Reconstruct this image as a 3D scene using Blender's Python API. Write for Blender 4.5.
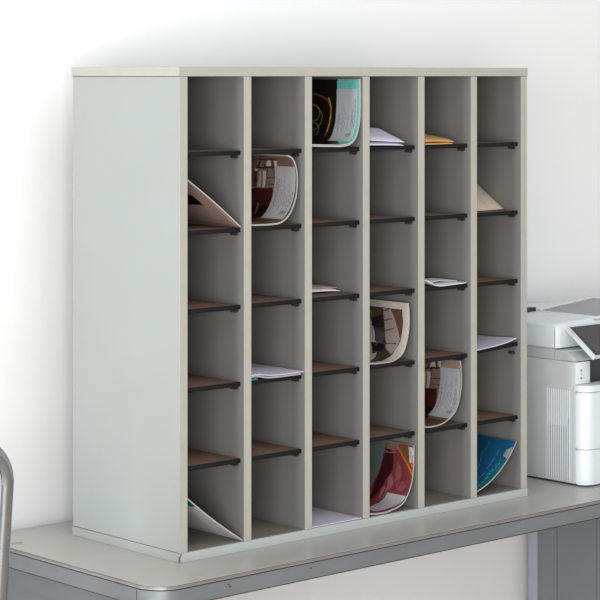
import bpy, bmesh, math, random
from mathutils import Vector, Matrix
random.seed(7)
D = bpy.data
SC = bpy.context.scene
for o in list(D.objects): D.objects.remove(o)
COL = SC.collection
DZ = 0.74                      # height of the desk top above the floor

# ------------------------------------------------------------------ camera
cd = D.cameras.new('camera'); cam = D.objects.new('camera', cd); COL.objects.link(cam)
cam.location = (-2.511, -3.115, DZ + 0.902)
cam.rotation_euler = (math.radians(90), 0, math.radians(-42.0608))
cd.sensor_width = 36; cd.lens = 129.448; cd.shift_y = -0.37273
cd.clip_end = 60
SC.camera = cam
# ------------------------------------------------------------------ world, lights, exposure
w = D.worlds.new('world'); SC.world = w; w.use_nodes = True
bg = w.node_tree.nodes['Background']; bg.inputs[0].default_value = (0.93, 0.965, 1.0, 1); bg.inputs[1].default_value = 0.52
def area(name, loc, target, sx, sy, power, color):
    l = D.lights.new(name, 'AREA'); l.shape = 'RECTANGLE'; l.size = sx; l.size_y = sy; l.energy = power; l.color = color
    o = D.objects.new(name, l); COL.objects.link(o); o.location = loc
    o.rotation_euler = (Vector(target) - Vector(loc)).to_track_quat('-Z', 'Y').to_euler()
    return o
area('window_daylight', (-4.6, -4.6, 1.25), (0.4, 0.1, 1.0), 4.2, 2.3, 260.0, (0.99, 0.985, 0.98))
area('side_graze_light', (-4.2, -0.62, 1.5), (0.0, -0.05, 1.2), 0.6, 1.9, 62.0, (0.86, 0.94, 1.0))  # unseen light, added and angled to brighten the front strip of slot walls
area('ceiling_light', (-0.2, -1.6, 3.1), (0.1, 0.1, 1.0), 2.5, 1.6, 14.0, (1.0, 0.98, 0.95))
SC.view_settings.view_transform = 'Standard'; SC.view_settings.look = 'None'
SC.view_settings.exposure = 0.45; SC.view_settings.gamma = 1.0; SC.view_settings.use_curve_mapping = False

# ------------------------------------------------------------------ helpers
def lin(c):
    r = []
    for x in c[:3]:
        x = x / 255.0
        r.append(x / 12.92 if x <= 0.04045 else ((x + 0.055) / 1.055) ** 2.4)
    return (r[0], r[1], r[2], 1.0)
def mat(name, col, rough=0.5, metal=0.0, noise=0.0, scale=8.0, bump=0.0, bscale=60.0, spec=0.5, stretch=None, col2=None, coat=0.0):
    m = D.materials.new(name); m.use_nodes = True; nt = m.node_tree; b = nt.nodes['Principled BSDF']
    b.inputs['Roughness'].default_value = rough; b.inputs['Metallic'].default_value = metal
    b.inputs['Specular IOR Level'].default_value = spec; b.inputs['Coat Weight'].default_value = coat
    c = lin(col); b.inputs['Base Color'].default_value = c
    tc = nt.nodes.new('ShaderNodeTexCoord'); mp = nt.nodes.new('ShaderNodeMapping')
    nt.links.new(tc.outputs['Object'], mp.inputs[0])
    if stretch: mp.inputs['Scale'].default_value = stretch
    if noise or col2:
        n = nt.nodes.new('ShaderNodeTexNoise'); n.inputs['Scale'].default_value = scale; n.inputs['Detail'].default_value = 6
        nt.links.new(mp.outputs[0], n.inputs[0])
        r = nt.nodes.new('ShaderNodeValToRGB'); r.color_ramp.elements[0].position = 0.32; r.color_ramp.elements[1].position = 0.68
        k = 1 - noise; r.color_ramp.elements[0].color = lin(col2) if col2 else (c[0]*k, c[1]*k, c[2]*k, 1)
        r.color_ramp.elements[1].color = c
        nt.links.new(n.outputs['Fac'], r.inputs[0]); nt.links.new(r.outputs[0], b.inputs['Base Color'])
    if bump:
        n2 = nt.nodes.new('ShaderNodeTexNoise'); n2.inputs['Scale'].default_value = bscale; n2.inputs['Detail'].default_value = 4
        nt.links.new(mp.outputs[0], n2.inputs[0])
        bp = nt.nodes.new('ShaderNodeBump'); bp.inputs['Strength'].default_value = bump; bp.inputs['Distance'].default_value = 0.002
        nt.links.new(n2.outputs['Fac'], bp.inputs['Height']); nt.links.new(bp.outputs[0], b.inputs['Normal'])
    return m
def print_mat(name, rough=0.35):
    m = D.materials.new(name); m.use_nodes = True; nt = m.node_tree; b = nt.nodes['Principled BSDF']
    a = nt.nodes.new('ShaderNodeVertexColor'); a.layer_name = 'print'
    nt.links.new(a.outputs['Color'], b.inputs['Base Color']); b.inputs['Roughness'].default_value = rough
    b.inputs['Specular IOR Level'].default_value = 0.3
    return m
M = dict(
    wall=mat('wall_paint', (235, 234, 233), 0.9, noise=0.015, scale=1.5, bump=0.12, bscale=90, spec=0.2),
    floor=mat('floor_vinyl', (190, 180, 168), 0.5, noise=0.15, scale=5),
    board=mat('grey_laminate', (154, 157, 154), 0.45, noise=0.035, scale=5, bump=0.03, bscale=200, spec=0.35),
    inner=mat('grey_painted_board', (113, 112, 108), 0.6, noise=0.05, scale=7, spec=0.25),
    slotfloor=mat('worn_brown_grey_board', (126, 121, 112), 0.6, noise=0.08, scale=12),
    edge=mat('edge_banding', (170, 165, 155), 0.5, noise=0.05, scale=30, spec=0.3),
    chip=mat('exposed_chipboard', (128, 92, 62), 0.9, noise=0.3, scale=300),
    seam=mat('brown_seam', (96, 80, 72), 0.8),
    shelf=mat('brown_hardboard', (114, 90, 76), 0.7, noise=0.12, scale=60, spec=0.2),
    shelfedge=mat('black_edge', (22, 23, 25), 0.7, spec=0.2, noise=0.1, scale=80),
    pin=mat('brown_plastic_pin', (60, 38, 32), 0.4),
    lino=mat('grey_linoleum', (178, 176, 169), 0.32, noise=0.05, scale=4, bump=0.02, bscale=120, spec=0.45, col2=(170, 168, 162)),
    steel=mat('grey_steel', (126, 129, 130), 0.38, metal=0.35, noise=0.12, scale=6, bump=0.03, bscale=80, stretch=(1, 1, 4)),
    trim=mat('bright_metal_trim', (156, 154, 152), 0.3, metal=0.6, noise=0.15, scale=40),
    stain=mat('worn_linoleum', (160, 157, 149), 0.5, noise=0.15, scale=120),
    darkgap=mat('dark_joint', (60, 50, 48), 0.8),
    enamel=mat('grey_enamel_panel', (124, 127, 129), 0.45, noise=0.05, scale=3),
    enamel_dark=mat('dark_grey_enamel', (100, 103, 105), 0.45, noise=0.05, scale=3),
    enamel_lit=mat('lit_blue_enamel', (156, 162, 174), 0.4, noise=0.04, scale=4),  # post enamel with the light on the rear flange put into its colour
    groove_dark=mat('grey_groove', (105, 108, 110), 0.6),
    edge_cool_lit=mat('cool_lit_edge_banding', (172, 178, 176), 0.5, noise=0.04, scale=30, spec=0.3),  # banding copy with the cooler light near the bottom put into its colour
    chrome=mat('chrome', (172, 172, 176), 0.1, metal=1.0),
    seatpad=mat('black_vinyl', (40, 40, 42), 0.5, noise=0.1, scale=30),
    plastic=mat('white_printer_plastic', (212, 217, 219), 0.38, spec=0.4, noise=0.015, scale=4),
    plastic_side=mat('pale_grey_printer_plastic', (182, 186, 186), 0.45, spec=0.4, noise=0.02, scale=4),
    groove=mat('printer_groove', (158, 161, 163), 0.6),
    traygrey=mat('grey_tray_plastic', (150, 154, 155), 0.5, noise=0.04, scale=8),
    dark=mat('dark_plastic', (44, 46, 52), 0.35),
    screen=mat('dark_screen_glass', (58, 52, 50), 0.15, noise=0.2, scale=12),
    brownled=mat('brown_indicator', (120, 88, 80), 0.4),
    paper=mat('white_paper', (232, 232, 234), 0.7, noise=0.03, scale=20),
    pages=mat('page_edges', (168, 165, 162), 0.8, noise=0.12, scale=500, stretch=(0.1, 0.1, 1)),
    lav=mat('lavender_paper', (206, 198, 214), 0.6, noise=0.06, scale=25),
    manila=mat('manila_paper', (200, 152, 94), 0.6, noise=0.08, scale=25),
    tanp=mat('tan_recycled_paper', (206, 188, 172), 0.8, noise=0.16, scale=60),
    bluep=mat('blue_cover', (28, 92, 126), 0.4, noise=0.15, scale=90),
    prn=print_mat('printed_cover'),
    lab=print_mat('printed_label', 0.6),
)
def finish(name, bm, m, parent=None, smooth=False, at=None):
    me = D.meshes.new(name); bmesh.ops.recalc_face_normals(bm, faces=bm.faces[:]); bm.to_mesh(me); bm.free()
    if not isinstance(m, (list, tuple)): m = [m]
    for x in m: me.materials.append(x)
    o = D.objects.new(name, me); COL.objects.link(o)
    if smooth:
        for p in me.polygons: p.use_smooth = True
        md = o.modifiers.new('edges', 'EDGE_SPLIT'); md.split_angle = math.radians(38)
    if parent: o.parent = parent; o.matrix_parent_inverse = Matrix.Translation(-parent.location) if parent.parent is None and parent.type == 'EMPTY' else Matrix.Identity(4)
    return o
def thing(name, label, cat, loc=(0, 0, 0), group=None):
    o = D.objects.new(name, None); COL.objects.link(o); o.location = loc; o.empty_display_size = 0.05
    tag(o, label, cat, group); return o
def tag(o, label, cat, group=None):
    o['label'] = label; o['category'] = cat
    if group: o['group'] = group
def bx(bm, a, b, bev=0.0, seg=2, mi=0):
    r = bmesh.ops.create_cube(bm, size=1.0)
    vs = r['verts']
    for v in vs:
        v.co = Vector(((a[0]+b[0])/2 + v.co.x*(b[0]-a[0]), (a[1]+b[1])/2 + v.co.y*(b[1]-a[1]), (a[2]+b[2])/2 + v.co.z*(b[2]-a[2])))
    fs = set(f for v in vs for f in v.link_faces)
    for f in fs: f.material_index = mi
    if bev:
        es = list(set(e for v in vs for e in v.link_edges))
        bmesh.ops.bevel(bm, geom=es, offset=bev, segments=seg, affect='EDGES', profile=0.5)
def box(name, a, b, m, parent=None, bev=0.0, seg=2):
    bm = bmesh.new(); bx(bm, a, b, bev, seg); return finish(name, bm, m, parent, smooth=bev > 0)
def prism(bm, pts, z0, z1, mi=0):
    lo = [bm.verts.new((x, y, z0)) for x, y in pts]; hi = [bm.verts.new((x, y, z1)) for x, y in pts]
    n = len(pts)
    f = [bm.faces.new(lo[::-1]), bm.faces.new(hi)]
    for i in range(n): f.append(bm.faces.new((lo[i], lo[(i+1) % n], hi[(i+1) % n], hi[i])))
    for q in f: q.material_index = mi
def extrude_poly(bm, pts3, vec):
    lo = [bm.verts.new(p) for p in pts3]; hi = [bm.verts.new(Vector(p) + Vector(vec)) for p in pts3]; n = len(lo)
    bm.faces.new(lo[::-1]); bm.faces.new(hi)
    for i in range(n): bm.faces.new((lo[i], lo[(i+1) % n], hi[(i+1) % n], hi[i]))
def rrect(x0, x1, y0, y1, r, n=10):
    """outline with per-corner radii r = (x0y0, x1y0, x1y1, x0y1)"""
    out = []
    for (cx, cy, a0, rr) in ((x0+r[0], y0+r[0], 180, r[0]), (x1-r[1], y0+r[1], 270, r[1]), (x1-r[2], y1-r[2], 0, r[2]), (x0+r[3], y1-r[3], 90, r[3])):
        if rr <= 1e-6: out.append((cx, cy)); continue
        for k in range(n+1):
            a = math.radians(a0 + 90*k/n); out.append((cx+rr*math.cos(a), cy+rr*math.sin(a)))
    return out
def tube(bm, pts, r, n=20, cap=True):
    pts = [Vector(p) for p in pts]; rings = []; up = None
    for i, p in enumerate(pts):
        d = (pts[min(i+1, len(pts)-1)] - pts[max(i-1, 0)]).normalized()
        if up is None: up = d.orthogonal().normalized()
        else: up = (up - d*up.dot(d)).normalized()
        s = d.cross(up)
        rings.append([bm.verts.new(p + (up*math.cos(2*math.pi*k/n) + s*math.sin(2*math.pi*k/n))*r) for k in range(n)])
    for a, b in zip(rings, rings[1:]):
        for k in range(n): bm.faces.new((a[k], a[(k+1) % n], b[(k+1) % n], b[k]))
    if cap: bm.faces.new(rings[0][::-1]); bm.faces.new(rings[-1])
def catmull(pts, n):
    P = [pts[0]] + list(pts) + [pts[-1]]; m = len(pts) - 1; out = []
    for i in range(m):
        p0, p1, p2, p3 = P[i:i+4]
        for k in range(n):
            t = k / n
            out.append(tuple(0.5*((2*b) + (-a+c)*t + (2*a-5*b+4*c-d)*t*t + (-a+3*b-3*c+d)*t**3) for a, b, c, d in zip(p0, p1, p2, p3)))
    out.append(tuple(pts[-1])); return out
class Curl:
    """profile curve in (u,z), sampled by arc length"""
    def __init__(s, pts):
        s.q = catmull(pts, 24); s.L = [0.0]
        for a, b in zip(s.q, s.q[1:]): s.L.append(s.L[-1] + math.hypot(b[0]-a[0], b[1]-a[1]))
        s.len = s.L[-1]
    def at(s, d, off=0.0):
        k = 0
        while k < len(s.L)-2 and s.L[k+1] < d: k += 1
        a, b = s.q[k], s.q[k+1]; w = (d - s.L[k]) / max(1e-9, s.L[k+1]-s.L[k])
        k0 = max(0, k-1); k1 = min(len(s.q)-1, k+2)
        tx, tz = s.q[k1][0]-s.q[k0][0], s.q[k1][1]-s.q[k0][1]; l = math.hypot(tx, tz)
        return (a[0]+(b[0]-a[0])*w - tz/l*off, a[1]+(b[1]-a[1])*w + tx/l*off)
def slab(name, fn, S, T, m, parent, colour=None):
    """closed thin slab: fn(s, t, side) -> point, side 0 lower / 1 upper; colour(s,t) optional per-face print"""
    bm = bmesh.new(); g = [[[bm.verts.new(fn(s, t, k)) for t in T] for s in S] for k in (0, 1)]
    cols = []
    lay = bm.loops.layers.float_color.new('print') if colour else None
    ns, nt = len(S), len(T)
    for k in (0, 1):
        for i in range(ns-1):
            for j in range(nt-1):
                f = bm.faces.new((g[k][i][j], g[k][i+1][j], g[k][i+1][j+1], g[k][i][j+1])); f.smooth = True
                if colour:
                    c = lin(colour((S[i]+S[i+1])/2, (T[j]+T[j+1])/2))
                    for l in f.loops: l[lay] = c
    side = []
    for i in range(ns-1):
        side.append(bm.faces.new((g[0][i][0], g[1][i][0], g[1][i+1][0], g[0][i+1][0])))
        side.append(bm.faces.new((g[0][i][-1], g[0][i+1][-1], g[1][i+1][-1], g[1][i][-1])))
    for j in range(nt-1):
        side.append(bm.faces.new((g[0][0][j], g[0][0][j+1], g[1][0][j+1], g[1][0][j])))
        side.append(bm.faces.new((g[0][-1][j], g[1][-1][j], g[1][-1][j+1], g[0][-1][j+1])))
    if colour:
        for f in side:
            for l in f.loops: l[lay] = lin((185, 181, 178))
    for f in side:
        for e in f.edges: e.smooth = False
    me = D.meshes.new(name); bmesh.ops.recalc_face_normals(bm, faces=bm.faces[:]); bm.to_mesh(me); bm.free(); me.materials.append(m)
    o = D.objects.new(name, me); COL.objects.link(o)
    if parent: o.parent = parent; o.matrix_parent_inverse = Matrix.Translation(-parent.location)
    return o
def inside(p, poly):
    x, y = p; c = False; j = len(poly)-1
    for i in range(len(poly)):
        xi, yi = poly[i]; xj, yj = poly[j]
        if (yi > y) != (yj > y) and x < (xj-xi)*(y-yi)/(yj-yi)+xi: c = not c
        j = i
    return c
def segd(p, a, b):
    dx, dy = b[0]-a[0], b[1]-a[1]; l = dx*dx+dy*dy
    t = 0 if l == 0 else max(0, min(1, ((p[0]-a[0])*dx+(p[1]-a[1])*dy)/l))
    return math.hypot(p[0]-a[0]-t*dx, p[1]-a[1]-t*dy)
def painter(base, items):
    def f(s, t):
        c = base
        for it in items:
            if it[0] == 'p':
                if inside((s, t), it[2]): c = it[1]
            else:
                w = it[2]/2
                if any(segd((s, t), a, b) < w for a, b in zip(it[3], it[3][1:])): c = it[1]
        h = (math.sin(s*913.7 + t*1721.3)*43758.5) % 1.0
        k = (0.94 + 0.12*h)*1.06
        return (min(255, c[0]*k), min(255, c[1]*k), min(255, c[2]*k))
    return f
def frange(a, b, n): return [a + (b-a)*i/n for i in range(n+1)]

# ------------------------------------------------------------------ the room
o = box('floor', (-3.0, -3.6, -0.05), (4.0, 0.46, 0.0), M['floor']); o['kind'] = 'structure'
o = box('wall_back', (-3.0, 0.46, 0.0), (4.0, 0.56, 3.2), M['wall']); o['kind'] = 'structure'

# ------------------------------------------------------------------ desk
desk = thing('steel_desk', 'long grey steel desk with a linoleum top and rounded corners under the mail cabinet', 'desk', (0.9, 0.15, 0))
X0, X1, Y0, Y1 = -0.159, 1.80, -0.133, 0.445
R = 0.058
def desk_layer(name, inset, z0, z1, m, bev=0):
    bm = bmesh.new(); r = max(0.004, R-inset)
    prism(bm, rrect(X0+inset, X1-inset, Y0+inset, Y1-inset, (r, r, 0.01, 0.01), 14), DZ+z0, DZ+z1)
    return finish(name, bm, m, desk, smooth=True)
desk_layer('linoleum_top', 0.0030, -0.0065, 0.0, M['lino'])
desk_layer('top_seam', 0.0022, -0.0065, -0.0007, M['seam'])
desk_layer('metal_edge_trim', 0.0, -0.0066, -0.0014, M['trim'])
desk_layer('joint_shadow_strip', 0.003, -0.0088, -0.0066, M['darkgap'])
ap = desk_layer('apron', 0.0008, -0.037, -0.0088, M['steel'])
desk_layer('apron_lip', 0.003, -0.0395, -0.037, M['darkgap'])
box('apron_corner_joint', (X0+0.0003, Y0+0.058, DZ-0.037), (X0+0.002, Y0+0.0592, DZ-0.009), M['darkgap'], desk)
for (x, y, rx, ry) in ((-0.1255, 0.345, 0.014, 0.010), (-0.127, 0.385, 0.012, 0.007)):
    bm = bmesh.new(); prism(bm, [(x+rx*math.cos(a*0.5236)*(1+0.25*math.sin(a*2.1)), y+ry*math.sin(a*0.5236)) for a in range(12)], DZ, DZ+0.0002)
    finish('worn_stain', bm, M['stain'], desk)
for (x, z) in ((0.004, -0.017), (0.008, -0.021), (0.205, -0.018)):
    box('paint_scratch', (x, Y0+0.0005, DZ+z-0.0012), (x+0.0045, Y0+0.0012, DZ+z+0.0012), M['darkgap'], desk)
# end panel with recessed field and feet
def frame_panel(name, x0, x1, y0, y1, z0, z1, st, dep, side, m, parent):
    """upright panel whose faces at x0 / x1 carry a recessed field"""
    bm = bmesh.new()
    bx(bm, (x0+dep, y0+st, z0+st), (x1-dep, y1-st, z1-st))
    bx(bm, (x0, y0, z0), (x1, y0+st, z1)); bx(bm, (x0, y1-st, z0), (x1, y1, z1))
    bx(bm, (x0, y0+st, z0), (x1, y1-st, z0+st)); bx(bm, (x0, y0+st, z1-st), (x1, y1-st, z1))
    return finish(name, bm, m, parent)
frame_panel('end_panel', X0+0.006, X0+0.040, Y0+0.045, Y1-0.012, 0.04, DZ-0.0395, 0.035, 0.0015, 0, M['enamel_dark'], desk)
box('foot_rail', (X0+0.008, Y0+0.05, 0.0), (X0+0.038, Y1-0.02, 0.04), M['chrome'], desk, 0.003)
# pedestal at the right
px0, px1, py0, py1 = 1.424, 1.72, -0.118, 0.385
bm = bmesh.new(); bx(bm, (px0, py0, 0.05), (px1, py1, DZ-0.0395), 0.002)
pd = finish('pedestal', bm, M['enamel'], desk, smooth=True)
for gy in (py1-0.062, py1-0.186):
    box('side_groove', (px0-0.0008, gy-0.001, 0.06), (px0+0.001, gy+0.001, DZ-0.045), M['groove_dark'], desk)
box('rear_leg_post', (px0-0.004, py1, 0.0), (px0+0.03, py1+0.028, DZ-0.0395), M['enamel_lit'], desk, 0.002)
for k in range(3):
    z1 = DZ-0.05-k*0.21; dr = box('drawer_front', (px0+0.012, py0-0.012, z1-0.2), (px1-0.012, py0, z1), M['steel'], desk, 0.003)
    hb = bmesh.new(); xm = (px0+px1)/2
    tube(hb, [(xm-0.06, py0-0.012, z1-0.1), (xm-0.06, py0-0.035, z1-0.1), (xm+0.06, py0-0.035, z1-0.1), (xm+0.06, py0-0.012, z1-0.1)], 0.004, 10)
    finish('handle', hb, M['chrome'], desk).parent = dr
    dr.children[0].matrix_parent_inverse = Matrix.Identity(4)
box('pedestal_base', (px0+0.02, py0+0.02, 0), (px1-0.02, py1-0.02, 0.05), M['darkgap'], desk)

# ------------------------------------------------------------------ pigeonhole cabinet
H = 0.92; W = 0.95662; DP = 0.33451; T = 0.0184; PT = 0.01794
CW = (W - 7*T)/6
UL = [T + i*(CW+T) for i in range(6)]; UR = [x + CW for x in UL]
ROWZ = [0.7605, 0.6138, 0.4670, 0.3203, 0.1745, PT+0.0006]      # shelf tops, cabinet frame
cab = thing('mail_sorting_cabinet', 'large pale grey pigeonhole mail cabinet with thirty-six slots standing on the desk', 'cabinet', (W/2, DP/2, DZ))
def cbox(name, a, b, m, bev=0.0007, parent=None):
    return box(name, (a[0], a[1], a[2]+DZ), (b[0], b[1], b[2]+DZ), m, parent or cab, bev, 1)
e = 0.0012
for x in (0.0, W-T):
    p = cbox('side_panel', (x, 0.0006, PT), (x+T, DP, H-PT), M['board'], 0.0004)
cbox('top_panel', (-e, -0.0004, H-PT), (W+e, DP+e, H), M['board'])
cbox('bottom_panel', (-e, -0.0004, 0.0), (W+e, DP+e, PT), M['board'])
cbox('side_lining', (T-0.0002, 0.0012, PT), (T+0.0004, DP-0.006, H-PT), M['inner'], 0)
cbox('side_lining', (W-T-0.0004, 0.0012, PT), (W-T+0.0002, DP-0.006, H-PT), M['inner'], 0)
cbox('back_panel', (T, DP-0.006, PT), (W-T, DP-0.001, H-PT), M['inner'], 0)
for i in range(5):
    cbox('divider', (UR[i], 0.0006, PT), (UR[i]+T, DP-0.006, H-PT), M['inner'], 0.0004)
for i in range(6):
    cbox('slot_floor', (UL[i]+0.0002, 0.0012, PT-0.0004), (UR[i]-0.0002, DP-0.006, PT+0.0006), M['slotfloor'], 0)
# edge banding on every front edge; warm upper, cool lower light put into colours
for x in [0.0, W-T] + [UR[i] for i in range(5)]:
    cbox('edge_band', (x+0.0003, -0.0002, PT+0.0004), (x+T-0.0003, 0.0007, H-PT-0.0006), M['edge'], 0)
cbox('edge_band', (-e+0.0002, -0.0010, H-PT+0.0006), (W+e-0.0002, -0.0003, H-0.0003), M['edge'], 0)
cbox('edge_band', (-e+0.0002, -0.0010, 0.0004), (W+e-0.0002, -0.0003, PT-0.0006), M['edge_cool_lit'], 0)
cbox('edge_band', (-e-0.0008, 0.0, H-PT+0.0008), (-e+0.0001, DP+e, H-0.0003), M['edge'], 0)
# thin seams under the top panel and above the bottom panel
cbox('panel_seam', (-e*0.6, 0.0, H-PT-0.0010), (T, DP, H-PT+0.0002), M['seam'], 0)
cbox('panel_seam', (-e*0.9, 0.002, PT-0.0002), (T, DP, PT+0.0008), M['seam'], 0)
bm = bmesh.new()
extrude_poly(bm, [(-e-0.0008, -0.0014, DZ+0.0012), (0.0006, -0.0014, DZ+0.0012), (0.0003, -0.0014, DZ+0.010), (0.0048, -0.0014, DZ+0.0168), (0.001, -0.0014, DZ+0.0176), (-e-0.0008, -0.0014, DZ+0.011)], (0, 0.003, 0))
finish('worn_corner_chip', bm, M['chip'], cab)
bm = bmesh.new(); bx(bm, (0.78, 0.006, DZ-0.0001), (0.786, 0.02, DZ+0.0001)); finish('floor_nail', bm, M['darkgap'], cab)

SH_F, SH_T = 0.0090, 0.0082
def make_shelf(i, r):
    z = ROWZ[r]; dl = dr = 0.0
    if (i, r) == (5, 3): dl, dr = 0.004, 0.0116
    x0, x1 = UL[i]+0.0008, UR[i]-0.0010
    def sheared(name, y0, y1, za, zb, m, parent, bev):
        bm = bmesh.new(); bx(bm, (x0, y0, za), (x1, y1, zb), bev, 2)
        for v in bm.verts: v.co.z += DZ + z + dl + (dr-dl)*(v.co.x-x0)/(x1-x0)
        return finish(name, bm, m, parent, smooth=True)
    s = sheared('shelf', SH_F+0.003, DP-0.008, -SH_T+0.0012, 0.0, M['shelf'], cab, 0.0003)
    ed = sheared('shelf_edge_strip', SH_F, SH_F+0.0045, -SH_T, 0.0003, M['shelfedge'], cab, 0.0010)
    ed.parent = s; ed.matrix_parent_inverse = Matrix.Identity(4)
    for sx in (-1, 1):
        bm = bmesh.new(); xw = UR[i] if sx > 0 else UL[i]
        zc = DZ + z - SH_T - 0.0036
        for yy, rr, ln in ((0.0205, 0.0036, 0.007), (0.0275, 0.0029, 0.009)):
            tube(bm, [(xw - sx*0.0001, yy, zc), (xw - sx*ln, yy, zc)], rr, 12)
        bx(bm, (min(xw, xw-sx*0.004), 0.0185, zc+0.001), (max(xw, xw-sx*0.004), 0.030, zc+0.0034))
        pn = finish('shelf_pin', bm, M['pin'], cab, smooth=True)
        pn.parent = s; pn.matrix_parent_inverse = Matrix.Identity(4)
    return s
for r in range(5):
    for i in range(6): make_shelf(i, r)

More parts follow.
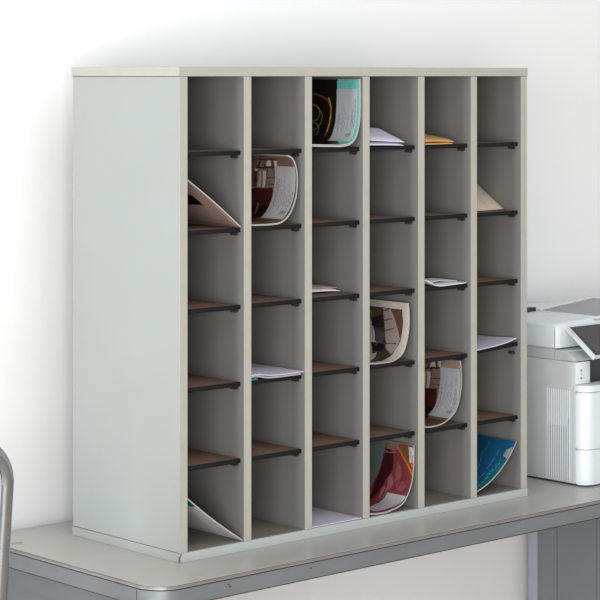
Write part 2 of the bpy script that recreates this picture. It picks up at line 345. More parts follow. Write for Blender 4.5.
# ------------------------------------------------------------------ curled and leaning magazines
CURLED = {
 'brown_gold': dict(col=2,row=0,v0=0.004,th=0.0045,prof=[(0.001, 0.004), (0.05, 0.0022), (0.095, 0.0024), (0.12, 0.0145), (0.133, 0.045), (0.1365, 0.09), (0.1355, 0.136)],base=(26, 18, 14),
  items=[
   ('p', (88, 158, 150), [(0.2655, 0.0623), (0.2653, -0.0083), (0.2056, -0.0096), (0.161, -0.0123), (0.1394, -0.0063), (0.105, -0.0073), (0.0677, -0.0102), (0.1378, 0.0691), (0.164, 0.0654), (0.205, 0.0648)]),
   ('l', (100, 62, 25), 0.004, [(0.2168, 0.132), (0.2128, 0.111), (0.2047, 0.093), (0.1926, 0.0838), (0.1679, 0.0822), (0.1486, 0.0845), (0.1274, 0.0881)]),
   ('l', (205, 160, 75), 0.0018, [(0.2089, 0.0901), (0.1966, 0.0839), (0.1803, 0.0818), (0.1594, 0.084), (0.1374, 0.0867)]),
   ('l', (95, 70, 45), 0.0016, [(0.2158, 0.1351), (0.2148, 0.12), (0.2108, 0.105)]),
   ('l', (150, 125, 80), 0.0014, [(0.1961, 0.144), (0.1959, 0.1394), (0.1952, 0.135), (0.1942, 0.1306), (0.1927, 0.1265), (0.1908, 0.1226), (0.1885, 0.1192), (0.1859, 0.1161), (0.183, 0.1134), (0.1799, 0.1112), (0.1766, 0.1096), (0.1732, 0.1084), (0.1696, 0.1078), (0.1661, 0.1077), (0.1625, 0.1081), (0.1591, 0.109), (0.1557, 0.1103), (0.1526, 0.1121), (0.1498, 0.1143), (0.1473, 0.117), (0.1452, 0.1202), (0.1434, 0.1237), (0.1421, 0.1276), (0.1413, 0.1317), (0.1409, 0.1361)]),
   ('l', (150, 125, 80), 0.0014, [(0.1939, 0.1342), (0.1934, 0.1318), (0.1928, 0.1294), (0.192, 0.1272), (0.191, 0.1251), (0.1897, 0.1232), (0.1884, 0.1215), (0.1869, 0.1199), (0.1852, 0.1186), (0.1835, 0.1176), (0.1816, 0.1168), (0.1798, 0.1163), (0.1778, 0.116), (0.1759, 0.116), (0.174, 0.1163), (0.1721, 0.1168), (0.1703, 0.1176), (0.1686, 0.1187), (0.1671, 0.12), (0.1656, 0.1215), (0.1643, 0.1232), (0.1632, 0.1251), (0.1623, 0.1271), (0.1615, 0.1293), (0.161, 0.1317)]),
   ('l', (150, 125, 80), 0.0014, [(0.1575, 0.145), (0.158, 0.1426), (0.1584, 0.14), (0.1585, 0.1374), (0.1584, 0.1348), (0.1581, 0.1322), (0.1575, 0.1296), (0.1567, 0.1271), (0.1557, 0.1247), (0.1545, 0.1224), (0.1532, 0.1203), (0.1517, 0.1185), (0.1501, 0.1168), (0.1484, 0.1154), (0.1466, 0.1142), (0.1447, 0.1133), (0.1428, 0.1127), (0.1408, 0.1123), (0.1389, 0.1122), (0.137, 0.1124), (0.1352, 0.1129), (0.1335, 0.1137), (0.1319, 0.1147), (0.1304, 0.116), (0.1291, 0.1175)]),
  ],
  label=[(0.2274, 0.0641), (0.2266, 0.0082), (0.1853, 0.006), (0.1543, 0.0086), (0.112, 0.0096), (0.1173, 0.0687), (0.1378, 0.0661), (0.1597, 0.0651), (0.1948, 0.0651)],lcol=(196, 198, 200)),
 'study_a': dict(col=1,row=1,v0=0.012,th=0.0028,prof=[(0.001, 0.002), (0.06, 0.001), (0.09, 0.005), (0.112, 0.022), (0.1265, 0.052), (0.1305, 0.085), (0.1275, 0.11), (0.119, 0.1275), (0.106, 0.1355)],base=(100, 80, 70),
  items=[
   ('p', (128, 112, 104), [(0.2021, -0.0098), (0.1998, 0.0583)]),
   ('p', (118, 100, 90), [(0.262, 0.0937), (0.1635, 0.0577), (0.1602, 0.1386)]),
   ('p', (62, 26, 20), [(0.1643, 0.1393), (0.167, 0.0701), (0.1422, 0.0667), (0.1148, 0.0639), (0.1115, 0.1156)]),
   ('p', (30, 18, 16), [(0.1261, 0.1253), (0.1288, 0.0724), (0.088, 0.0584), (0.0624, 0.066)]),
   ('p', (78, 55, 42), [(0.0885, 0.0948), (0.0995, 0.0695), (0.0945, 0.0028), (0.0229, -0.0553)]),
   ('l', (62, 26, 20), 0.003, [(0.226, 0.1091), (0.2284, 0.0476)]),
   ('l', (62, 26, 20), 0.0035, [(0.2072, 0.1168), (0.2093, 0.0562)]),
   ('l', (62, 26, 20), 0.003, [(0.2559, 0.0753), (0.2085, 0.1119)]),
   ('l', (62, 26, 20), 0.0025, [(0.2255, 0.0867), (0.2091, 0.0936)]),
   ('l', (62, 26, 20), 0.0025, [(0.2264, 0.0637), (0.21, 0.0679)]),
   ('p', (185, 180, 178), [(0.2114, 0.0884), (0.2246, 0.0767), (0.2249, 0.0691), (0.212, 0.0717)]),
   ('p', (170, 165, 160), [(0.2253, 0.0584), (0.2256, 0.0493), (0.2126, 0.0552), (0.2124, 0.0612)]),
   ('p', (175, 165, 158), [(0.1672, 0.1168), (0.2001, 0.1108), (0.2003, 0.1047), (0.1676, 0.1078)]),
   ('p', (185, 178, 172), [(0.1678, 0.1017), (0.2004, 0.1001), (0.2008, 0.0895), (0.1681, 0.0942)]),
   ('p', (80, 50, 38), [(0.1687, 0.1307), (0.2016, 0.1272), (0.202, 0.1165), (0.1691, 0.1201)]),
   ('l', (62, 26, 20), 0.002, [(0.1864, 0.0893), (0.1874, 0.0623)]),
   ('l', (62, 26, 20), 0.002, [(0.1744, 0.0888), (0.1744, 0.0619)]),
   ('l', (62, 26, 20), 0.002, [(0.2051, 0.0856), (0.1905, 0.0892)]),
   ('p', (200, 195, 60), [(0.206, 0.1223), (0.2062, 0.1152), (0.1988, 0.1167), (0.1986, 0.1238)]),
   ('p', (120, 75, 52), [(0.1069, 0.0998), (0.1361, 0.1061), (0.1341, 0.1006), (0.1073, 0.0941)]),
   ('l', (84, 56, 40), 0.003, [(0.2102, -0.0015), (0.1816, 0.0004), (0.1555, 0.0031), (0.1322, 0.0061), (0.0945, 0.0028), (0.0579, -0.0041)]),
  ],
  label=[(0.2125, 0.0555), (0.21, 0.0029), (0.1815, 0.0047), (0.1554, 0.0075), (0.1342, 0.01), (0.0961, 0.0071), (0.1014, 0.0681), (0.1243, 0.0699), (0.1465, 0.0653), (0.1794, 0.0622)],lcol=(186, 184, 186)),
 'chair': dict(col=3,row=3,v0=0.012,th=0.0016,prof=[(0.001, 0.003), (0.04, 0.001), (0.08, 0.003), (0.108, 0.018), (0.1225, 0.055), (0.1255, 0.09), (0.123, 0.118)],base=(178, 170, 162),
  items=[
   ('p', (58, 50, 46), [(0.2009, 0.1304), (0.2004, 0.0706), (0.2002, 0.019), (0.158, 0.0174), (0.1328, 0.0177), (0.1117, 0.0246), (0.0866, 0.0245), (0.057, 0.0184), (0.0114, 0.0149)]),
   ('p', (135, 126, 118), [(0.1978, 0.0768), (0.1986, 0.0531), (0.1727, 0.0387), (0.1411, 0.0188), (0.1191, 0.0227), (0.1023, 0.0297), (0.1159, 0.0533), (0.1534, 0.0688)]),
   ('p', (88, 64, 48), [(0.1981, 0.0517), (0.1992, 0.02), (0.162, 0.0195), (0.1368, 0.0196), (0.1647, 0.0352)]),
   ('p', (84, 60, 46), [(0.1961, 0.1097), (0.1964, 0.0799), (0.1856, 0.0833), (0.1774, 0.107)]),
   ('p', (36, 33, 33), [(0.1751, 0.1099), (0.1838, 0.0803), (0.1617, 0.0702), (0.1565, 0.0813), (0.1584, 0.1084)]),
   ('p', (72, 66, 64), [(0.1508, 0.0979), (0.1493, 0.0678), (0.1351, 0.061), (0.1256, 0.0695), (0.1279, 0.0912)]),
   ('p', (28, 25, 25), [(0.1247, 0.1019), (0.124, 0.063), (0.1105, 0.0561), (0.0938, 0.0783)]),
   ('l', (74, 48, 34), 0.0022, [(0.1687, 0.0857), (0.1744, 0.0682), (0.1784, 0.0506)]),
   ('l', (74, 48, 34), 0.0022, [(0.1495, 0.0768), (0.1542, 0.0601), (0.1588, 0.0433)]),
   ('l', (70, 46, 34), 0.0022, [(0.1935, 0.0771), (0.1971, 0.0591)]),
   ('l', (60, 42, 34), 0.002, [(0.1257, 0.0577), (0.1284, 0.0294)]),
   ('l', (150, 140, 132), 0.0016, [(0.1606, 0.1073), (0.1273, 0.0969)]),
   ('l', (120, 105, 92), 0.002, [(0.1196, 0.0847), (0.1293, 0.0768)]),
   ('l', (120, 105, 95), 0.002, [(0.1039, 0.084), (0.1038, 0.0632)]),
   ('p', (60, 130, 80), [(0.1923, 0.1311), (0.1929, 0.1106), (0.175, 0.1114), (0.1733, 0.1309)]),
  ]),
 'study_b': dict(col=4,row=4,v0=0.012,th=0.0022,prof=[(0.001, 0.006), (0.035, 0.002), (0.074, 0.008), (0.107, 0.03), (0.1215, 0.07), (0.1235, 0.1), (0.1205, 0.132)],base=(96, 76, 66),
  items=[
   ('p', (128, 112, 104), [(0.2362, 0.0541), (0.2426, -0.0133), (0.1958, -0.0087), (0.1888, 0.0586)]),
   ('p', (118, 100, 90), [(0.2286, 0.1352), (0.2362, 0.0541), (0.1505, 0.0554), (0.1419, 0.1337)]),
   ('p', (62, 26, 20), [(0.1462, 0.1347), (0.1534, 0.0678), (0.1278, 0.0639), (0.0968, 0.0576), (0.0877, 0.1035)]),
   ('p', (30, 18, 16), [(0.1054, 0.1176), (0.1128, 0.0688), (0.0651, 0.0476), (0.0408, 0.0595)]),
   ('p', (78, 55, 42), [(0.0601, 0.0783), (0.0773, 0.0588), (0.0789, -0.001), (0.0435, -0.0135)]),
   ('l', (62, 26, 20), 0.003, [(0.2101, 0.1162), (0.216, 0.0561)]),
   ('l', (62, 26, 20), 0.0035, [(0.1925, 0.1179), (0.1986, 0.058)]),
   ('l', (62, 26, 20), 0.003, [(0.2267, 0.1099), (0.194, 0.1133)]),
   ('l', (62, 26, 20), 0.0025, [(0.2112, 0.0936), (0.1959, 0.0952)]),
   ('l', (62, 26, 20), 0.0025, [(0.2135, 0.0712), (0.1985, 0.0698)]),
   ('p', (185, 180, 178), [(0.1985, 0.0905), (0.2112, 0.0833), (0.2119, 0.0758), (0.2002, 0.0741)]),
   ('p', (170, 165, 160), [(0.213, 0.0653), (0.2138, 0.0564), (0.2019, 0.0577), (0.2013, 0.0636)]),
   ('p', (175, 165, 158), [(0.1507, 0.1133), (0.1856, 0.1106), (0.1862, 0.1046), (0.1516, 0.1045)]),
   ('p', (185, 178, 172), [(0.1522, 0.0987), (0.1867, 0.1002), (0.1877, 0.0897), (0.153, 0.0914)]),
   ('p', (80, 50, 38), [(0.1513, 0.1269), (0.1861, 0.1271), (0.1871, 0.1166), (0.1524, 0.1167)]),
   ('l', (62, 26, 20), 0.002, [(0.1729, 0.0883), (0.1757, 0.0618)]),
   ('l', (62, 26, 20), 0.002, [(0.16, 0.087), (0.1617, 0.0607)]),
   ('l', (62, 26, 20), 0.002, [(0.1924, 0.0865), (0.1772, 0.0884)]),
   ('p', (200, 195, 60), [(0.1908, 0.1231), (0.1916, 0.1161), (0.184, 0.1163), (0.1833, 0.1233)]),
   ('p', (120, 75, 52), [(0.0832, 0.0877), (0.1185, 0.1015), (0.1167, 0.0962), (0.0843, 0.0827)]),
   ('l', (84, 56, 40), 0.003, [(0.2034, 0.0007), (0.1736, 0.0005), (0.1458, 0.0019), (0.1212, 0.0058), (0.0789, -0.001), (0.0524, 0.0066)]),
  ],
  label=[(0.2, 0.0593), (0.2011, 0.0024), (0.168, 0.0031), (0.1379, 0.0051), (0.0903, 0.0008), (0.0863, 0.0557), (0.1224, 0.0612), (0.1553, 0.0603)],lcol=(190, 190, 196)),
 'quilt': dict(col=3,row=5,v0=0.006,th=0.0028,prof=[(0.001, 0.004), (0.03, 0.001), (0.062, 0.002), (0.102, 0.014), (0.126, 0.05), (0.1325, 0.09), (0.1335, 0.1286)],base=(108, 48, 52),
  items=[
   ('p', (90, 104, 104), [(0.2491, 0.16), (0.2484, 0.0789), (0.2175, 0.0813), (0.1808, 0.0917), (0.1451, 0.1029), (0.1166, 0.1097), (0.0992, 0.1242)]),
   ('p', (54, 20, 22), [(0.2199, 0.0784), (0.1998, 0.0575), (0.1687, 0.058), (0.1451, 0.0732), (0.0895, 0.0856), (0.0863, 0.0944), (0.141, 0.1012), (0.1812, 0.0887)]),
   ('p', (104, 92, 84), [(0.2586, 0.0792), (0.2537, 0.035), (0.2145, 0.0401), (0.2109, 0.0518), (0.2096, 0.0783)]),
   ('p', (98, 66, 46), [(0.253, 0.0408), (0.2392, -0.0117), (0.1582, -0.0162), (0.164, 0.002), (0.2141, 0.043)]),
   ('p', (168, 158, 150), [(0.2209, 0.0139), (0.2205, 0.0009), (0.1908, 0.0002), (0.1895, 0.0102)]),
   ('l', (110, 70, 52), 0.0012, [(0.2186, 0.0081), (0.1921, 0.0061)]),
   ('l', (110, 70, 52), 0.001, [(0.2192, 0.0035), (0.1926, 0.0024)]),
   ('p', (190, 60, 35), [(0.1899, 0.0074), (0.1892, -0.0028), (0.1811, -0.0035), (0.1822, 0.0038)]),
   ('l', (176, 90, 28), 0.0045, [(0.2141, 0.043), (0.1974, 0.0281), (0.181, 0.0124), (0.1643, -0.0008), (0.1462, -0.0081)]),
   ('l', (150, 88, 92), 0.0022, [(0.2046, 0.0842), (0.2024, 0.0693), (0.2068, 0.0518)]),
   ('p', (132, 80, 84), [(0.1501, 0.069), (0.1601, 0.0597), (0.1443, 0.0493), (0.1285, 0.0511), (0.1246, 0.0609)]),
   ('p', (122, 68, 72), [(0.1861, 0.0507), (0.18, 0.0356), (0.16, 0.0304), (0.1459, 0.0382), (0.1613, 0.0511)]),
   ('p', (128, 76, 80), [(0.1242, 0.0783), (0.1348, 0.0688), (0.1229, 0.057), (0.1043, 0.0598), (0.0919, 0.0642)]),
   ('p', (122, 66, 70), [(0.141, 0.0421), (0.1517, 0.0284), (0.141, 0.013), (0.1247, 0.0171), (0.1268, 0.0327)]),
   ('l', (132, 80, 84), 0.002, [(0.1555, 0.0617), (0.1439, 0.052), (0.1255, 0.0554)]),
   ('l', (128, 76, 80), 0.002, [(0.1869, 0.0449), (0.1633, 0.0368), (0.1447, 0.0465)]),
   ('l', (90, 36, 40), 0.0022, [(0.2009, 0.0487), (0.174, 0.0497), (0.1559, 0.0588)]),
   ('l', (90, 36, 40), 0.0022, [(0.1888, 0.0305), (0.1649, 0.0253), (0.1381, 0.0321)]),
   ('l', (90, 36, 40), 0.0022, [(0.1327, 0.0678), (0.1145, 0.0638), (0.096, 0.0648)]),
   ('l', (150, 90, 94), 0.003, [(0.128, 0.0685), (0.1107, 0.0703), (0.0939, 0.0719)]),
   ('l', (66, 60, 120), 0.004, [(0.1483, -0.0074), (0.1303, -0.0033), (0.1101, 0.0027), (0.0883, 0.0053), (0.0675, 0.0112), (0.0395, 0.0179)]),
  ],
  label=[(0.1189, 0.0454), (0.1156, 0.0009), (0.1049, 0.0077), (0.078, 0.01), (0.0501, 0.0214), (0.0366, 0.0266), (0.0676, 0.0521), (0.0986, 0.0553)],lcol=(204, 196, 202)),
 'blue': dict(col=5,row=5,v0=0.004,th=0.002,prof=[(0.001, 0.008), (0.04, 0.022), (0.078, 0.046), (0.107, 0.073), (0.129, 0.101)],base=(22, 74, 108),
  items=[
   ('l', (60, 125, 160), 0.0012, [(0.053, 0.0339), (0.103, 0.0365), (0.1357, 0.0339)]),
   ('l', (55, 120, 155), 0.0012, [(0.0749, 0.057), (0.116, 0.0744), (0.1503, 0.0713)]),
   ('l', (60, 125, 160), 0.001, [(0.0325, 0.0228), (0.082, 0.0216), (0.1226, 0.0173)]),
   ('p', (12, 96, 94), [(0.0072, 0.0119), (0.0386, 0.0163), (0.0738, 0.0154), (0.1105, 0.0096), (0.1131, -0.006), (0.0751, -0.0066), (0.0336, -0.0109), (-0.0199, -0.0184)]),
   ('l', (90, 170, 170), 0.001, [(0.0216, 0.0132), (0.07, 0.0183), (0.11, 0.0122)]),
   ('p', (120, 130, 128), [(0.1226, 0.0173), (0.1386, 0.0152), (0.1479, 0.0031), (0.1336, -0.002), (0.1171, 0.0023)]),
  ]),
 'lean_a': dict(col=0,row=1,v0=0.006,th=0.002,prof=[(0.0015, 0.0965), (0.07, 0.05), (0.135, 0.001)],base=(150, 127, 117),
  items=[
   ('p', (14, 10, 16), [(0.0592, 0.0798), (0.0582, 0.0427), (0.093, 0.0431), (0.0953, 0.1164)]),
   ('l', (122, 100, 92), 0.003, [(0.1227, 0.119), (0.1386, 0.0677), (0.149, 0.0328)]),
   ('l', (116, 98, 92), 0.003, [(0.1522, 0.1478), (0.1547, 0.0982), (0.1577, 0.0559)]),
  ]),
 'lean_b': dict(col=0,row=5,v0=0.003,th=0.002,prof=[(0.0012, 0.098), (0.045, 0.0635), (0.09, 0.0315), (0.1365, 0.001)],base=(196, 196, 192),
  items=[
   ('p', (0, 96, 58), [(-0.0025, 0.0073), (0.0019, -0.0091), (0.0258, -0.0069), (0.0328, 0.0175), (0.0271, 0.0358)]),
  ]),
}

def curled(key, name, label, cat, depth=0.285, under=False, cover='cover'):
    d = CURLED[key]; c = Curl(d['prof']); i, r, v0, th = d['col'], d['row'], d['v0'], d['th']
    ox, oz = UL[i], DZ + ROWZ[r]
    root = thing(name, label, cat, (ox + CW/2, v0, oz))
    if under: lo_off, hi_off, c0, c1 = 0.0, th, -0.0003, 0.0
    else: lo_off, hi_off, c0, c1 = 0.0, th, th, th+0.0004
    def mk(a, b, push=0.0):
        def f(s, t, k):
            x, z = c.at(s, (a, b)[k]); return (ox+x, v0+t-push, oz+z)
        return f
    slab('pages', mk(lo_off, hi_off), frange(0, c.len, 60), [0, 0.0015, depth/2, depth], M['pages'], root)
    nS = max(60, int(c.len/0.0016)); Tt = frange(0.0, 0.176, 110) + [0.22, depth]
    slab(cover, mk(c0, c1), frange(0.0004, c.len-0.0004, nS), Tt, M['prn'], root, painter(d['base'], d['items']))
    if 'label' in d:
        poly = d['label']; lc = tuple(min(250, x*0.83) for x in d['lcol']); ss = [p[0] for p in poly]; tt = [p[1] for p in poly]
        s0, s1, t0, t1 = min(ss), max(ss), min(tt), max(tt)
        # straighten to a rectangle with the traced bounds at both ends
        hi = [p for p in poly if p[0] > (s0+s1)/2]; lo = [p for p in poly if p[0] <= (s0+s1)/2]
        b0 = (min(p[1] for p in lo), max(p[1] for p in lo)); b1 = (min(p[1] for p in hi), max(p[1] for p in hi))
        rnd = random.Random(key)
        rows = []
        for q in range(13): rows.append((0.07+q*0.066, 0.2+0.1*rnd.random(), 0.45+0.45*rnd.random()))
        rows = [rw for rw in rows if rnd.random() > 0.2]
        def lc_f(a, b):
            col = lc
            for (rb, ra0, ra1) in rows:
                if abs(b-rb) < 0.014 and ra0 < a < ra1 and int(a*46 + rb*31) % 4: col = (lc[0]-34, lc[1]-33, lc[2]-30)
            if 0.12 < a < 0.2 and 0.1 < b < 0.35: col = (lc[0]-36, lc[1]-32, lc[2]-26)
            return col
        A = frange(0, 1, 64); B = frange(0, 1, 44)
        def lf(a, b, k):
            s = s0+(s1-s0)*a; t = (b0[0]+(b1[0]-b0[0])*a)*(1-b) + (b0[1]+(b1[1]-b0[1])*a)*b
            x, z = c.at(s, hi_off+(0.0004, 0.0008)[k]); return (ox+x, v0+t, oz+z)
        slab('address_label', lf, A, B, M['lab'], root, lc_f)
    return root
curled('brown_gold', 'magazine', 'curled thick magazine with gold rings on dark brown and a turquoise strip', 'magazine')
curled('study_a', 'magazine', 'curled magazine with bookshelf picture and address label in the second column, second row', 'magazine')
curled('chair', 'magazine', 'curled magazine with pale border around a dark picture of chairs, in the fourth column', 'magazine')
curled('study_b', 'magazine', 'curled magazine with bookshelf picture and address label in the fifth column, below a brown shelf', 'magazine')
curled('quilt', 'catalogue', 'curled maroon quilted catalogue with orange stripe in the bottom row, fourth column', 'catalogue')
curled('blue', 'brochure', 'glossy blue brochure with teal edge leaning in the bottom right slot', 'brochure', 0.25)
curled('lean_a', 'magazine', 'pinkish brown magazine with black mark leaning in the first column, second slot from the top', 'magazine', 0.27, under=True)
curled('lean_b', 'brochure', 'glossy white brochure with green corner leaning in the bottom left slot', 'brochure', 0.27, under=True)

# ------------------------------------------------------------------ flat and loosely laid mail
def loft(stations):
    """stations: (v, profile) list -> callable s01, v"""
    cs = [(v, Curl(p)) for v, p in stations]
    def f(a, v, off=0.0):
        for (v0, c0), (v1, c1) in zip(cs, cs[1:]):
            if v <= v1 + 1e-9: break
        w = (v-v0)/(v1-v0); w = max(0, min(1, w))
        p = c0.at(a*c0.len, off); q = c1.at(a*c1.len, off)
        return (p[0]+(q[0]-p[0])*w, p[1]+(q[1]-p[1])*w)
    return f
def mail(part, i, r, stations, th, m, parent, skew=0.0, bulge=0.0):
    f = loft(stations); va, vb = stations[0][0], stations[-1][0]
    ox, oz = UL[i], DZ + ROWZ[r]
    def g(s, t, k):
        t2 = t
        e1 = min(1, min(s, 1-s)/0.12) ** 0.5 if bulge else 1
        e2 = min(1, min(t-va, vb-t)/0.012 + 0.15) ** 0.5 if bulge else 1
        x, z = f(s, t, (0, th*e1*e2 + (0.0003 if bulge else 0))[k]); return (ox+x, t + skew*s, oz+z)
    return slab(part, g, frange(0, 1, 36), frange(va, vb, 24), m, parent)
def flat(name, label, cat, i, r, stations, th, m, skew=0.0, bulge=0.0, group=None):
    o = mail(name, i, r, stations, th, m, None, skew, bulge)
    tag(o, label, cat, group); return o
# envelopes, fourth column, top row
flat('envelope', 'lavender envelope lying on the shelf, lower of the two in the top row', 'envelope', 3, 0,
     [(0.005, [(0.001, 0.0032), (0.05, 0.0024), (0.1015, 0.0006)]), (0.08, [(0.001, 0.018), (0.06, 0.014), (0.104, 0.010)]), (0.13, [(0.001, 0.012), (0.06, 0.008), (0.105, 0.004)])], 0.0048, M['lav'], bulge=1)
flat('envelope', 'lavender envelope bulging upward, upper of the two in the top row', 'envelope', 3, 0,
     [(0.004, [(0.001, 0.0135), (0.05, 0.0100), (0.1035, 0.0070)]), (0.045, [(0.001, 0.026), (0.05, 0.023), (0.105, 0.0200)]), (0.074, [(0.001, 0.033), (0.06, 0.032), (0.1065, 0.0300)]), (0.088, [(0.001, 0.034), (0.06, 0.032), (0.1065, 0.0300)]), (0.13, [(0.001, 0.025), (0.06, 0.02), (0.107, 0.015)])], 0.0045, M['lav'], bulge=1)
flat('envelope', 'manila envelope lying flat, lower of the two in the fifth column top slot', 'envelope', 4, 0,
     [(0.004, [(0.001, 0.001), (0.05, 0.001), (0.088, 0.0015)]), (0.09, [(0.001, 0.004), (0.05, 0.004), (0.09, 0.004)]), (0.14, [(0.001, 0.003), (0.05, 0.003), (0.09, 0.003)])], 0.0042, M['manila'], bulge=1)
flat('envelope', 'manila envelope on top of another in the fifth column top slot', 'envelope', 4, 0,
     [(0.004, [(0.001, 0.0072), (0.05, 0.0068), (0.0925, 0.0046)]), (0.08, [(0.001, 0.0160), (0.05, 0.0158), (0.094, 0.014)]), (0.14, [(0.001, 0.012), (0.05, 0.012), (0.094, 0.01)])], 0.0052, M['manila'], bulge=1)
flat('padded_envelope', 'tan recycled paper envelope propped up in the right column, second row', 'envelope', 5, 1,
     [(0.046, [(0.001, 0.0012), (0.06, 0.001), (0.134, 0.0020)]), (0.095, [(0.001, 0.034), (0.06, 0.033), (0.134, 0.033)]), (0.14, [(0.001, 0.066), (0.06, 0.065), (0.134, 0.064)]), (0.2, [(0.001, 0.105), (0.06, 0.105), (0.134, 0.105)])], 0.004, M['tanp'], bulge=1)
flat('letter', 'folded white paper lying at the bottom of the third column slot, third row', 'letter', 2, 2,
     [(0.062, [(0.001, 0.001), (0.05, 0.0045), (0.1, 0.004), (0.1345, 0.0016)]), (0.12, [(0.001, 0.001), (0.05, 0.001), (0.134, 0.001)]), (0.2, [(0.001, 0.001), (0.05, 0.001), (0.134, 0.001)])], 0.0052, M['paper'], bulge=1)
flat('letter', 'pinkish paper sheet lying over the folded white paper, third row', 'letter', 2, 2,
     [(0.068, [(0.001, 0.0072), (0.05, 0.0108), (0.1, 0.0100), (0.131, 0.0085)]), (0.12, [(0.001, 0.016), (0.05, 0.0135), (0.131, 0.0095)]), (0.2, [(0.001, 0.02), (0.05, 0.014), (0.131, 0.009)])], 0.0008, M['tanp'])
flat('newspaper', 'white newspaper with curled up corner in the fifth column, third row', 'newspaper', 4, 2,
     [(0.006, [(0.001, 0.0165), (0.018, 0.0120), (0.045, 0.0012), (0.09, 0.0010), (0.13, 0.0024)]), (0.06, [(0.001, 0.009), (0.02, 0.006), (0.05, 0.003), (0.09, 0.003), (0.13, 0.003)]), (0.2, [(0.001, 0.002), (0.02, 0.002), (0.05, 0.002), (0.09, 0.002), (0.13, 0.002)])], 0.0012, M['paper'])
flat('leaflet', 'folded leaflet lying on the newspaper in the fifth column', 'leaflet', 4, 2,
     [(0.03, [(0.045, 0.0045), (0.07, 0.0085), (0.10, 0.0060), (0.128, 0.0056)]), (0.1, [(0.03, 0.009), (0.06, 0.008), (0.1, 0.0062), (0.128, 0.006)])], 0.0008, M['paper'])
flat('magazine', 'thin magazine with one lifted corner lying on a tilted shelf in the right column', 'magazine', 5, 3,
     [(0.004, [(0.001, 0.0046), (0.04, 0.0075), (0.065, 0.0094), (0.1, 0.0140), (0.128, 0.0205)]), (0.07, [(0.001, 0.0046), (0.04, 0.0072), (0.065, 0.0090), (0.1, 0.0128), (0.128, 0.0170)]), (0.26, [(0.001, 0.0046), (0.04, 0.0072), (0.065, 0.0085), (0.1, 0.0108), (0.128, 0.0130)])], 0.0016, M['lav'])
flat('booklet', 'small booklet with blue cover under the magazines in the second column', 'booklet', 1, 3,
     [(0.004, [(0.0008, 0.0006), (0.010, 0.0006), (0.020, 0.0006)]), (0.2, [(0.0008, 0.0006), (0.010, 0.0006), (0.020, 0.0006)])], 0.0055, M['bluep'])
flat('magazine', 'white magazine lying flat, lowest of the two over the blue booklet', 'magazine', 1, 3,
     [(0.003, [(0.001, 0.0068), (0.02, 0.0066), (0.05, 0.0012), (0.13, 0.0008)]), (0.22, [(0.001, 0.0068), (0.02, 0.0066), (0.05, 0.0012), (0.13, 0.0008)])], 0.0032, M['pages'])
flat('magazine', 'pale magazine lying flat on top of the pile in the second column, fourth row', 'magazine', 1, 3,
     [(0.001, [(0.001, 0.0105), (0.02, 0.0103), (0.055, 0.0058), (0.1, 0.0052), (0.1365, 0.0058)]), (0.1, [(0.001, 0.0125), (0.03, 0.0120), (0.055, 0.0085), (0.1, 0.007), (0.136, 0.006)]), (0.22, [(0.001, 0.0105), (0.02, 0.0103), (0.055, 0.006), (0.1, 0.0055), (0.1365, 0.005)])], 0.0016, M['lav'])
mg = flat('magazine', 'pinkish white magazine lying flat on the floor of the third column bottom slot', 'magazine', 2, 5,
     [(0.002, [(0.002, 0.0004), (0.06, 0.0004), (0.136, 0.0006)]), (0.25, [(0.002, 0.0004), (0.06, 0.0004), (0.136, 0.0004)])], 0.0016, M['lav'])
bm = bmesh.new(); extrude_poly(bm, [(UL[2]+0.02, 0.058, DZ+PT+0.0020), (UL[2]+0.058, 0.042, DZ+PT+0.0020), (UL[2]+0.062, 0.05, DZ+PT+0.0020), (UL[2]+0.03, 0.072, DZ+PT+0.0020)], (0, 0, 0.0002))
q = finish('printed_mark', bm, M['dark']); q.parent = mg

# ------------------------------------------------------------------ printer
pr = thing('office_printer', 'white multifunction laser printer with tilted touch screen on the desk beside the cabinet', 'printer', (1.36, 0.2, DZ))
U0, U1 = 1.12, 1.56; VB = 0.40
def pbox(name, a, b, m, bev=0.0, seg=3, parent=None):
    return box(name, (a[0], a[1], a[2]+DZ), (b[0], b[1], b[2]+DZ), m, parent or pr, bev, seg)
# main body: side walls and roof around the dark output recess
bm = bmesh.new()
Z = DZ
bx(bm, (U0, 0.005, Z+0.004), (U0+0.047, VB, Z+0.2725), 0.003, 2)
bx(bm, (U0+0.040, 0.16, Z+0.004), (U1, VB, Z+0.2725), 0.003, 2)
bx(bm, (U1-0.047, 0.005, Z+0.004), (U1, VB, Z+0.2725), 0.003, 2)
bx(bm, (U0+0.040, 0.005, Z+0.004), (U1-0.04, 0.17, Z+0.2205), 0.003, 2)
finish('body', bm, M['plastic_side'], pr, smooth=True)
pbox('output_slot', (U0+0.0475, 0.02, 0.2207), (U1-0.0475, 0.16, 0.2700), M['dark'])
pbox('front_corner_panel', (U0+0.0015, 0.0025, 0.2235), (U0+0.0475, 0.006, 0.2715), M['plastic'], 0.001, 2)
for zz in (0.2535, 0.2360): pbox('indicator', (U0+0.0150, 0.0015, zz-0.0022), (U0+0.0195, 0.003, zz+0.0022), M['brownled'], 0.0008, 2)
pbox('indicator', (U0+0.0160, 0.0015, 0.2435), (U0+0.0195, 0.003, 0.2465), M['manila'], 0.0008, 2)
# vents on the left side
for k in range(11):
    y = 0.0195 + k*0.0066
    pbox('vent_slat', (U0-0.0010, y, 0.008), (U0+0.0004, y+0.0030, 0.2080), M['plastic'], 0.0004, 1)
    if k < 10: pbox('vent_gap', (U0-0.0002, y+0.0030, 0.010), (U0+0.0004, y+0.0066, 0.150 if k in (0,) else (0.128)), M['groove'])
pbox('side_seam', (U0-0.0003, 0.010, 0.006), (U0+0.0004, 0.0118, 0.2200), M['groove'])
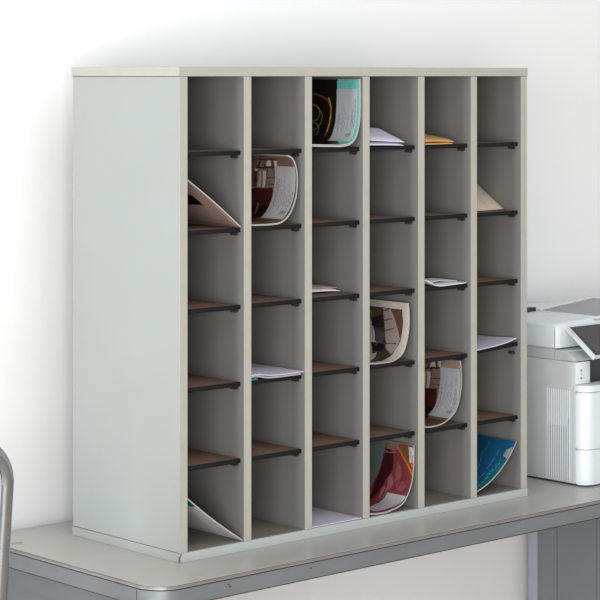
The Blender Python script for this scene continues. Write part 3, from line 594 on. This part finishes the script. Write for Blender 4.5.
# drawers with rounded corners, standing proud at the front
def rounded_front(name, y0, z0, z1, r, m, x0=U0+0.0008, x1=U1, y1=0.0046):
    bm = bmesh.new(); prism(bm, rrect(x0, x1, y0, y1, (r, r, 0, 0), 12), DZ+z0, DZ+z1)
    hz = [e for e in bm.edges if abs(e.verts[0].co.z-e.verts[1].co.z) < 1e-6]
    bmesh.ops.bevel(bm, geom=hz, offset=0.002, segments=2, affect='EDGES')
    return finish(name, bm, m, pr, smooth=True)
rounded_front('lower_drawer', -0.026, 0.004, 0.0805, 0.026, M['plastic'])
rounded_front('upper_drawer', -0.026, 0.0825, 0.2065, 0.026, M['plastic'])
rounded_front('drawer_ledge', -0.029, 0.2085, 0.2225, 0.028, M['plastic'], U0-0.001)
rounded_front('drawer_gap', -0.0235, 0.0780, 0.2100, 0.022, M['groove'], U0+0.003, U1-0.003, 0.0044)
bm = bmesh.new()
for k in range(4):
    x = U0+0.052+k*0.006; bx(bm, (x, -0.0268, Z+0.0862+0.0016*(k % 2)), (x+0.0042, -0.0255, Z+0.0886))
finish('model_mark', bm, M['groove'], pr)
# scanner band and control shelf
bm = bmesh.new(); prism(bm, rrect(U0, U1, 0.028, VB, (0.02, 0.02, 0.01, 0.01), 10), Z+0.2735, Z+0.2950)
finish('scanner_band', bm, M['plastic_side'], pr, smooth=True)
bm = bmesh.new()
extrude_poly(bm, [(U0+0.0004, 0.064, Z+0.2735), (U0+0.0004, 0.004, Z+0.2735), (U0+0.0004, 0.002, Z+0.2765), (U0+0.0004, 0.030, Z+0.2940), (U0+0.0004, 0.064, Z+0.2950)], (U1-U0-0.0008, 0, 0))
bmesh.ops.bevel(bm, geom=bm.edges[:], offset=0.0015, segments=2, affect='EDGES')
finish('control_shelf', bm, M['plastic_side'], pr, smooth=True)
pbox('band_seam', (U0+0.0006, 0.03, 0.2722), (U1-0.001, VB-0.002, 0.2738), M['groove'])
pbox('band_seam', (U0+0.0006, 0.066, 0.2947), (U1-0.001, VB-0.002, 0.2966), M['groove'])
pbox('side_seam', (U0-0.0002, 0.0640, 0.2740), (U0+0.0006, 0.0655, 0.3440), M['groove'])
# lid: rounded block with a sloping shoulder
def lid_loft():
    bm = bmesh.new(); rings = []
    for (ins, z, fi) in ((0.002, 0.2965, 0.004), (0.0, 0.2990, 0.0), (0.0, 0.3450, 0.0), (0.003, 0.3500, 0.003), (0.008, 0.3520, 0.008), (0.130, 0.3565, 0.010), (0.134, 0.3568, 0.012)):
        pts = rrect(U0+ins, U1-ins, 0.056+fi, VB-ins, (0.014,)*4, 6)
        rings.append([bm.verts.new((x, y, Z+z)) for x, y in pts])
    for a, b in zip(rings, rings[1:]):
        for k in range(len(a)): bm.faces.new((a[k], a[(k+1) % len(a)], b[(k+1) % len(a)], b[k]))
    bm.faces.new(rings[0][::-1]); bm.faces.new(rings[-1])
    return finish('scanner_lid', bm, M['plastic'], pr, smooth=True)
lid_loft()
# paper tray of the document feeder: a raised grey plate with white rim, tilting up to the right
def tilted(name, x0, x1, y0, y1, zl, zr, th, m):
    bm = bmesh.new(); bx(bm, (x0, y0, 0), (x1, y1, th), 0.0015, 2)
    for v in bm.verts: v.co.z += Z + zl + (zr-zl)*(v.co.x-x0)/(x1-x0)
    return finish(name, bm, m, pr, smooth=True)
tilted('feeder_tray_rim', 1.250, 1.45, 0.052, 0.238, 0.3545, 0.3715, 0.0035, M['plastic'])
tilted('feeder_tray', 1.2586, 1.447, 0.060, 0.228, 0.3562, 0.3725, 0.0026, M['traygrey'])
tilted('feeder_side_guide', 1.2560, 1.45, 0.2285, 0.2385, 0.3585, 0.3745, 0.0040, M['plastic'])
pbox('gap_shadow', (1.20, 0.2405, 0.3560), (1.2565, 0.262, 0.3655), M['dark'], 0.001)  # dark block standing in for the shadow in the gap behind the tray
# touch screen
bm = bmesh.new()
SX0, SX1 = 1.1440, 1.39
def scr(x, a, n): # a runs down the face, n out of it
    y = 0.045 - 0.0735*a; z = 0.3400 - 0.0545*a
    return Vector((x, y - 0.596*n, Z+z + 0.803*n))
def scr_box(x0, x1, a0, a1, n0, n1, name, m, bev):
    bm = bmesh.new(); r = bmesh.ops.create_cube(bm, size=1.0)
    for v in bm.verts:
        v.co = scr(x0 if v.co.x < 0 else x1, a0 if v.co.y < 0 else a1, n0 if v.co.z < 0 else n1)
    bmesh.ops.bevel(bm, geom=bm.edges[:], offset=bev, segments=2, affect='EDGES')
    return finish(name, bm, m, pr, smooth=True)
scr_box(SX0, SX1, -0.012, 1.012, -0.004, 0.0035, 'touch_screen_housing', M['plastic'], 0.002)
scr_box(SX0-0.0002, SX1+0.0002, 0.0, 0.985, 0.003, 0.0048, 'touch_screen', M['dark'], 0.0006)
scr_box(SX0+0.010, SX1-0.010, 0.08, 0.90, 0.0044, 0.0051, 'display', M['screen'], 0.0002)

# ------------------------------------------------------------------ chair
ch = thing('tubular_chair', 'chromed tubular steel chair with high back standing at the left end of the desk', 'chair', (-0.70, 0.0, 0))
cx1, cy, zt = -0.4445, -0.114, 1.047; wch = 0.44; rt = 0.0134
bmT = bmesh.new(); rc = 0.075; rec = 0.055; sp = 0.022
def back_pt(x, z):     # reclined and slightly splayed
    k = (z-0.45)/(zt-0.45); cxm = cx1-wch/2
    return (cxm + (x-cxm)*(1 - sp*(1-k)), cy + rec*(1-k), z)
pth = []
for z in frange(0.45, zt-rt-rc, 10): pth.append(back_pt(cx1-rt, z))
for k in range(1, 13):
    a = math.radians(90*k/12); pth.append(back_pt(cx1-rt-rc+rc*math.cos(a), zt-rt-rc+rc*math.sin(a)))
for k in range(0, 13):
    a = math.radians(90+90*k/12); pth.append(back_pt(cx1-wch+rt+rc+rc*math.cos(a), zt-rt-rc+rc*math.sin(a)))
for z in frange(zt-rt-rc, 0.45, 10)[1:]: pth.append(back_pt(cx1-wch+rt, z))
tube(bmT, pth, rt, 28)
finish('back_frame', bmT, M['chrome'], ch, smooth=True)
for xs in (cx1-rt-0.006, cx1-wch+rt+0.006):
    bm = bmesh.new(); y0 = cy+rec; y1 = y0+0.40
    y1 = min(y1, 0.43)
    tube(bm, [(xs, y0, 0.45), (xs, y1-0.05, 0.45), (xs, y1-0.015, 0.44), (xs, y1, 0.41), (xs, y1, 0.06), (xs, y1-0.015, 0.026), (xs, y1-0.05, 0.0125), (xs, y0+0.02, 0.0125)], 0.0108, 16)
    finish('leg', bm, M['chrome'], ch, smooth=True)
bm = bmesh.new(); bx(bm, (cx1-wch+0.03, cy+rec+0.02, 0.452), (cx1-0.03, min(cy+rec+0.38, 0.41), 0.495), 0.015, 3); finish('seat', bm, M['seatpad'], ch, smooth=True)
bm = bmesh.new(); bx(bm, (cx1-wch+0.035, cy+0.002, 0.66), (cx1-0.045, cy+0.030, 0.87), 0.010, 3)
finish('backrest', bm, M['seatpad'], ch, smooth=True)

for o in COL.objects:
    if o.parent is None and o.get('category') == 'magazine': o['group'] = 'magazines lying and curled in the mail slots'
    if o.parent is None and o.name.startswith('envelope'): o['group'] = 'envelopes on the top row of slots'
    if o.parent is None and o.name.startswith('letter'): o['group'] = 'papers in the third column slot'
